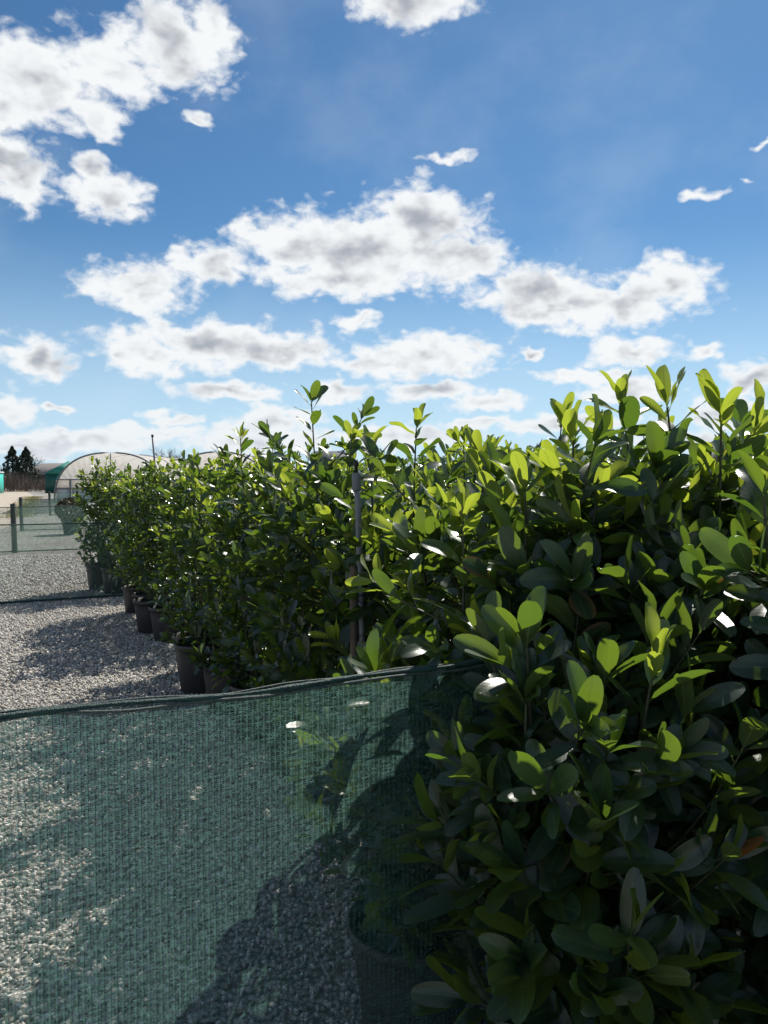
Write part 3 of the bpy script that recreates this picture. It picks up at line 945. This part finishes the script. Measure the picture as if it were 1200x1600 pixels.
def far_net(s, t0, t1, h, posts, label, seed, pr=0.05):
    root = empty('net_fence', P(s, 0), NET_RZ, label, 'net fence', 'green net fences across the yard')
    sg = lambda x: -0.02 * abs(math.sin(x * 0.9 + seed))
    net_sheet('net', (t0, t1), h, M['far_net'], root, 60, 8, 0.02, sg, seed)
    xs = np.linspace(t0, t1, 40)
    MB().tube(np.stack([xs, xs * 0, np.array([h + sg(x) for x in xs])], 1), 0.008, 6).build('top_wire', M['hem'], root, True)
    MB().tube(np.stack([xs, xs * 0 + 0.02, xs * 0 + 0.03], 1), 0.014, 6).build('bottom_hem', M['hem'], root, True)
    for q, (tx, ph) in enumerate(posts):
        post(MB(), tx, 0.05, ph, pr, (-0.02, 0)).build('post', M['dark_wood'], root, True)
    return root


far_net(9.05, -4.2, 0.9, 1.02, ((-4.1, 1.05),), 'middle green net stretched across the gravel beside the dark laurel', 2)
far_net(16.3, -3.0, 4.5, 0.98, ((-1.10, 1.04),), 'green net fence carried by the thick timber post on the gravel', 3, 0.055)
far_net(23.4, -0.95, 6.5, 0.93, ((-0.90, 1.0),), 'green net fence ending at the thinner post by the sandy path', 4, 0.052)
far_net(33.0, 0.2, 8.5, 0.95, ((0.25, 1.0),), 'farthest green net fence, in front of the white polytunnel', 5, 0.05)

# ------------------------------------------------------------------ irrigation riser strapped to a stake
rx, ry = -0.098, 3.0
rr = empty('irrigation_riser', (rx, ry, 0), 0, 'grey riser pipe strapped to a wooden stake among the laurels', 'pipe')
MB().tube([(0.022, 0, 0.0), (0.016, 0, 0.8), (-0.004, 0, 1.50), (-0.008, 0, 1.565)], 0.0125, 14).build('pipe', M['galv'], rr, True)
MB().tube([(-0.007, 0, 1.545), (-0.008, 0, 1.55), (-0.010, 0, 1.61), (-0.010, 0, 1.615)], [0.0155, 0.018, 0.018, 0.016], 14).build('pipe_socket', M['galv'], rr, True)
MB().tube([(-0.010, 0, 1.61), (-0.011, 0, 1.64), (-0.011, 0, 1.645), (-0.011, 0, 1.665)], [0.007, 0.007, 0.012, 0.009], 10).build('sprinkler_nozzle', M['tie'], rr, True)
MB().tube([(-0.018, 0, 0.0), (-0.018, 0, 0.6), (-0.020, 0, 1.245), (-0.020, 0, 1.252)], [0.017, 0.017, 0.017, 0.0155], 14).build('stake', M['wood'], rr, True)
a = np.linspace(0, 6.283, 28)
MB().tube(np.stack([-0.001 + 0.038 * np.cos(a), 0.021 * np.sin(a), 1.140 + 0.002 * np.sin(a)], 1), 0.0028, 6).build('cable_tie', M['tie'], rr, True)

# thin bare pole standing above the far plants
pp = empty('irrigation_pole', (-3.88, 13.0, 0), 0, 'thin leaning metal pole rising above the far laurels before the tunnels', 'pole')
MB().tube([(0.06, 0, 0), (0.03, 0, 1.6), (-0.02, 0, 2.28)], 0.016, 8).build('tube', M['galv'], pp, True)
MB().tube([(-0.02, 0, 2.27), (-0.021, 0, 2.31)], 0.021, 8).build('cap', M['tie'], pp, True)

# ------------------------------------------------------------------ potted ball shrub beyond the nets
bs = empty('ball_shrub', (-8.75, 21.5, 0), 0, 'round brownish clipped shrub in a black pot behind the nets', 'shrub')
MB().lathe([(0.001, 0.004), (0.20, 0.004), (0.26, 0.36), (0.285, 0.37), (0.285, 0.41), (0.26, 0.41), (0.25, 0.36)], 24).build('pot', M['pot'], bs, True)
MB().tube([(0, 0, 0.3), (0.01, 0, 0.7)], 0.02, 6).build('trunk', M['bark'], bs, True)


def scatter_faces(n, fn, size, seed, up=0.0):
    rng = np.random.default_rng(seed)
    c = fn(rng, n)
    a = rng.normal(size=(n, 3)); a[:, 2] += up; a /= np.linalg.norm(a, axis=1)[:, None]
    b = np.cross(a, rng.normal(size=(n, 3))); b /= np.linalg.norm(b, axis=1)[:, None]
    s = rng.uniform(0.6, 1.3, n)[:, None] * size
    V = np.stack([c - a * s, c + b * s * 0.45, c + a * s, c - b * s * 0.45], 1).reshape(-1, 3)
    return V, np.arange(n * 4).reshape(-1, 4)


def ball(rng, n):
    q = rng.normal(size=(n, 3)); q /= np.linalg.norm(q, axis=1)[:, None]
    return q * (0.42 * rng.uniform(0.75, 1.05, n) ** 0.5)[:, None] * np.array([1, 1, 0.8]) + np.array([0, 0, 0.68])


V, F = scatter_faces(3500, ball, 0.035, 4)
obj('crown', mesh_np('crown', V, F, M['box_leaf']), bs, 'stuff')


# ------------------------------------------------------------------ polytunnels
def polytunnel(x, y, hw, h, depth, label, door, seed):
    root = empty('polytunnel', (x, y, 0), 0, label, 'polytunnel', 'white polytunnels')
    n = 33
    th = np.linspace(0, math.pi, n)
    e = 2 / 2.35
    px = -np.sign(np.cos(th)) * np.abs(np.cos(th)) ** e * hw
    pz = np.abs(np.sin(th)) ** e * h
    # cover film, from end to end
    V = []
    ys = np.linspace(0.05, depth, 13)
    for yy in ys:
        V += [(px[i], yy, pz[i]) for i in range(n)]
    Q = [(j * n + i, (j + 1) * n + i, (j + 1) * n + i + 1, j * n + i + 1) for j in range(len(ys) - 1) for i in range(n - 1)]
    obj('cover', mesh_np('cover', V, np.array(Q), M['film'], None, True), root)
    # end hoop and hoops along the tunnel
    for q, yy in enumerate(np.linspace(0.0, depth, 6)):
        pts = np.stack([px, np.full(n, yy), pz], 1) * np.array([1.004, 1, 1.004])
        MB().tube(pts, 0.06 if q == 0 else 0.035, 6, False).build('hoop', M['steel'], root, True)
    # gathered end film with folds running to the crown; the lower part stops at the rail
    rail = 1.42
    top_i = [i for i in range(n) if pz[i] > rail]
    m = 160
    ang = np.linspace(0.02, math.pi - 0.02, m)
    rng = np.random.default_rng(seed)
    fold = np.cumsum(rng.normal(0, 1, m)); fold -= np.linspace(fold[0], fold[-1], m)
    fold = 0.02 * np.sin(ang * 46 + 2 * np.sin(ang * 5)) + 0.004 * fold
    V, cols_ = [], 7
    for i, a_ in enumerate(ang):
        ox = -np.sign(math.cos(a_)) * abs(math.cos(a_)) ** e * hw * 0.99; oz = max(abs(math.sin(a_)) ** e * h * 0.99, rail)
        ix = ox * 0.88; iz = rail
        for k in range(cols_):
            f = k / (cols_ - 1)
            V.append((ix + (ox - ix) * f, 0.06 + fold[i] * (0.4 + f), iz + (oz - iz) * f))
    Q = [(i * cols_ + k, (i + 1) * cols_ + k, (i + 1) * cols_ + k + 1, i * cols_ + k + 1) for i in range(m - 1) for k in range(cols_ - 1)]
    obj('end_film', mesh_np('end_film', V, np.array(Q), M['film'], None, True), root)
    # lower end panels between posts
    dx = hw * 0.72
    for (xa, xb) in ((-hw * 0.985, -dx + .05), (-dx + .05, 0), (0, dx - .05), (dx - .05, hw * 0.985)):
        MB().box(((xa + xb) / 2, 0.08, 0.42), (xb - xa - 0.06, 0.02, 0.82)).build('lower_panel', M['white'], root)
        MB().box(((xa + xb) / 2, 0.10, 1.12), (xb - xa - 0.06, 0.02, 0.54)).build('upper_panel', M['film'], root)
    for xx in (-dx, 0, dx):
        MB().box((xx, 0.0, 0.72), (0.10, 0.07, 1.44)).build('door_post', M['steel'], root)
    MB().box((0, -0.005, rail), (hw * 1.90, 0.06, 0.07)).build('rail', M['steel'], root)
    MB().box((0, -0.008, 0.86), (hw * 1.95, 0.06, 0.07)).build('rail', M['steel'], root)
    MB().box((0, 0.02, (h + rail) / 2), (0.06, 0.05, h - rail)).build('ridge_post', M['steel'], root)
    return root


polytunnel(-17.75, 50, 3.66, 3.15, 24, 'white arched polytunnel on the left with open folded end film', True, 1)
polytunnel(-10.72, 50, 3.32, 3.2, 24, 'white arched polytunnel on the right, peeping over the laurels', False, 2)

# glasshouse roof seen between the two tunnels
gh = empty('glasshouse', (-19.5, 82, 0), 0, 'pale flat-topped glasshouse showing between the two polytunnels', 'greenhouse')
MB().box((0, 2, 1.6), (7, 4, 3.2)).build('wall', M['white'], gh)
MB().box((0, 2, 3.28), (7.2, 4.2, 0.12)).build('roof', M['white'], gh)
for k in range(8):
    MB().box((-3.5 + k, -0.05, 1.6), (0.07, 0.06, 3.2)).build('glazing_bar', M['steel'], gh)


# ------------------------------------------------------------------ buildings in the distance
def gable(root, w, d, eave, ridge, wall_m, roof_m, over=0.3):
    MB().box((0, d / 2, eave / 2), (w, d, eave)).build('wall', wall_m, root)
    mb = MB()
    V = [(-w / 2 - over, -over, eave), (w / 2 + over, -over, eave), (w / 2 + over, d / 2, ridge), (-w / 2 - over, d / 2, ridge), (w / 2 + over, d + over, eave), (-w / 2 - over, d + over, eave)]
    V2 = [(x, y, z + 0.12) for x, y, z in V]
    mb.add(V + V2, [(0, 3, 2, 1), (3, 5, 4, 2), (6, 7, 8, 9), (9, 8, 10, 11), (0, 1, 7, 6), (4, 5, 11, 10), (1, 2, 8, 7), (2, 4, 10, 8), (0, 6, 9, 3), (3, 9, 11, 5)])
    mb.build('roof', roof_m, root)
    for sx in (-1, 1):
        MB().add([(sx * w / 2, 0, eave), (sx * w / 2, d, eave), (sx * w / 2, d / 2, ridge - .05)], None, [(0, 1, 2)]).build('gable_end', wall_m, root)


b1 = empty('barn', (-46.5, 108, 0), R(-28), 'low brown barn with a long weathered grey roof behind the conifers', 'barn')
gable(b1, 15, 9, 1.9, 3.5, M['cladding'], M['roof'])
for k in range(5):
    MB().box((-6 + 3 * k, -0.03, 1.0), (0.2, 0.08, 1.9)).build('post', M['bark'], b1)
b2 = empty('house', (-5.6, 88, 0), R(6), 'house with dark slate roof just above the laurels behind the tall shoot', 'house')
gable(b2, 4.2, 6, 3.1, 4.5, M['cladding'], M['slate'])
MB().box((-1.4, -0.03, 2.0), (0.9, 0.05, 1.1)).build('window', M['glass'], b2)
MB().box((1.2, -0.03, 2.0), (0.9, 0.05, 1.1)).build('window', M['glass'], b2)

sh = empty('garden_shed', (-32.2, 76, 0), R(4), 'small dark teal shed with hipped roof beside the left polytunnel', 'shed')
MB().box((0, 1.2, 0.95), (2.4, 2.4, 1.9)).build('wall', M['dark_teal'], sh)
MB().add([(-1.35, -0.15, 1.9), (1.35, -0.15, 1.9), (1.35, 2.55, 1.9), (-1.35, 2.55, 1.9), (0.7, 1.2, 3.2)], [(0, 3, 2, 1)], [(0, 1, 4), (1, 2, 4), (2, 3, 4), (3, 0, 4)]).build('roof', M['teal'], sh)
MB().box((0.3, -0.03, 0.9), (0.8, 0.05, 1.7)).build('door', M['teal'], sh)
MB().box((0, -0.02, 0.06), (2.45, 0.08, 0.12)).build('plinth', M['bark'], sh)

ct = empty('storage_container', (-36.75, 66, 0), R(3), 'turquoise storage container cut off by the left edge of the photo', 'container')
MB().box((0, 1.2, 1.05), (6.0, 2.4, 1.8)).build('body', M['turquoise'], ct)
MB().box((0, 1.2, 1.99), (6.1, 2.5, 0.08)).build('roof', M['white'], ct)
MB().box((2.98, -0.02, 1.05), (0.10, 0.08, 1.8)).build('corner_post', M['white'], ct)
for k in range(12):
    MB().box((-2.8 + k * 0.5, -0.02, 1.05), (0.18, 0.05, 1.7)).build('rib', M['turquoise'], ct)
for k in (-2.5, 2.5):
    MB().box((k, 1.2, 0.075), (0.4, 2.2, 0.15)).build('foot', M['bark'], ct)


# ------------------------------------------------------------------ far trees
def conifer(x, y, h, w, label, seed):
    root = empty('conifer_tree', (x, y, 0), 0, label, 'tree', 'dark conifers on the horizon')
    MB().tube([(0, 0, 0), (0.02, 0, h * 0.5), (0, 0, h * 0.96)], [0.16, 0.1, 0.02], 7).build('trunk', M['bark'], root, True)

    def fn(rng, n):
        f = rng.random(n) ** 0.8
        a = rng.uniform(0, 6.28, n)
        lob = 1 + 0.22 * np.sin(a * 3 + f * 21) + 0.15 * np.sin(f * 38)
        r = w * (1 - f) ** 0.75 * lob * rng.uniform(0.45, 1.0, n) ** 0.5
        return np.stack([r * np.cos(a), r * np.sin(a), 0.15 * h + f * h * 0.86], 1)
    V, F = scatter_faces(2600, fn, 0.14, seed, 0.4)
    obj('crown', mesh_np('crown', V, F, M['conifer']), root, 'stuff')


conifer(-43.4, 90, 5.1, 1.5, 'left of the two dark conifers by the turquoise container', 1)
conifer(-41.8, 90, 5.0, 1.6, 'right of the two dark conifers, nearer the barn roof', 2)
conifer(11.4, 100, 6.7, 1.0, 'single dark conifer tip above the laurels right of centre', 3)


def bare_tree(x, y, h, w, label, seed, dens=5):
    rng = np.random.default_rng(seed)
    root = empty('bare_tree', (x, y, 0), 0, label, 'tree', 'leafless trees on the horizon')
    mb = MB(); tw = MB()
    mb.tube([(0, 0, 0), (0.05, 0, h * 0.2), (0, 0, h * 0.45)], [h * .03, h * .022, h * .014], 7)

    def br(p, d, ln, r, lev):
        q = p + d * ln * 0.5 + rng.normal(0, 0.05 * ln, 3); e = p + d * ln
        (mb if lev < 2 else tw).tube([p, q, e], [r, r * 0.75, r * 0.5], 4 if lev < 2 else 3, False)
        if lev == 4: return
        for _ in range(dens if lev < 3 else 4):
            nd = unit(d + rng.normal(0, 0.55, 3) * np.array([w / h * 1.6, w / h * 1.6, 0.6]) + np.array([0, 0, 0.12]))
            f = rng.uniform(0.35, 1)
            br(p + (e - p) * f, nd, ln * rng.uniform(0.45, 0.75), r * 0.5, lev + 1)
    for _ in range(5):
        br(np.array([0, 0, h * rng.uniform(0.2, 0.45)]), unit(rng.normal(0, 0.5, 3) * np.array([1, 1, 0.2]) + np.array([0, 0, 0.8])), h * 0.33, h * 0.012, 1)
    mb.build('trunk', M['bark'], root, True)
    tw.build('crown', M['bare'], root, False, 'stuff')


bare_tree(-45.2, 97, 5.0, 4.6, 'leafless reddish tree between the two conifers', 11)
bare_tree(-27.0, 95, 5.6, 3.4, 'small leafless tree above the glasshouse by the thin pole', 12)
bare_tree(-15.0, 95, 4.4, 5.0, 'leafless bushy tree right of the second polytunnel', 13)
bare_tree(-11.2, 92, 3.6, 4.0, 'low leafless tree left of the slate roofed house', 14)
bare_tree(3.6, 95, 4.4, 5.0, 'wide leafless tree behind the shoot with two round leaves', 15)
bare_tree(18.3, 100, 6.6, 3.6, 'leafless tree with fine twigs right of the single conifer', 16)
bare_tree(9.0, 104, 4.2, 4.6, 'low leafless tree left of the single conifer', 17)
bare_tree(-56.5, 105, 7.0, 4.0, 'leafless tree behind the turquoise container', 18)


def twig_mass(name, x0, x1, y, dy, h, n, label, seed, mat, r=0.012):
    """upright thin twigs in a band, one mass"""
    rng = np.random.default_rng(seed)
    x = rng.uniform(x0, x1, n); yy = y + rng.uniform(-dy, dy, n)
    hh = h * (0.7 + 0.2 * np.sin(x * 0.8) * np.sin(x * 0.23 + 1) + 0.12 * np.sin(x * 3.1)) * rng.uniform(0.5, 1.05, n)
    z0 = rng.uniform(0, 0.6, n) * hh
    lean = rng.normal(0, 0.25, (n, 2)) * (hh - z0)[:, None]
    a = rng.uniform(0, 3.14, n)
    w = np.stack([np.cos(a), np.sin(a), np.zeros(n)], 1) * r * rng.uniform(0.6, 1.6, n)[:, None]
    b = np.stack([x, yy, z0], 1); t = np.stack([x + lean[:, 0], yy + lean[:, 1], hh], 1)
    V = np.stack([b - w, b + w, t + w * .4, t - w * .4], 1).reshape(-1, 3)
    o = obj(name, mesh_np(name, V, np.arange(n * 4).reshape(-1, 4), mat))
    return tag(o, label, 'hedge', kind='stuff')


twig_mass('bare_hedge', -47, -33, 84, 2.5, 2.3, 5200, 'brown leafless nursery stock in rows below the conifers', 5, M['bare'], 0.018)
twig_mass('treeline', -150, 150, 190, 6, 5.0, 9000, 'thin far line of leafless woodland along the horizon', 6, M['bare'], 0.09)
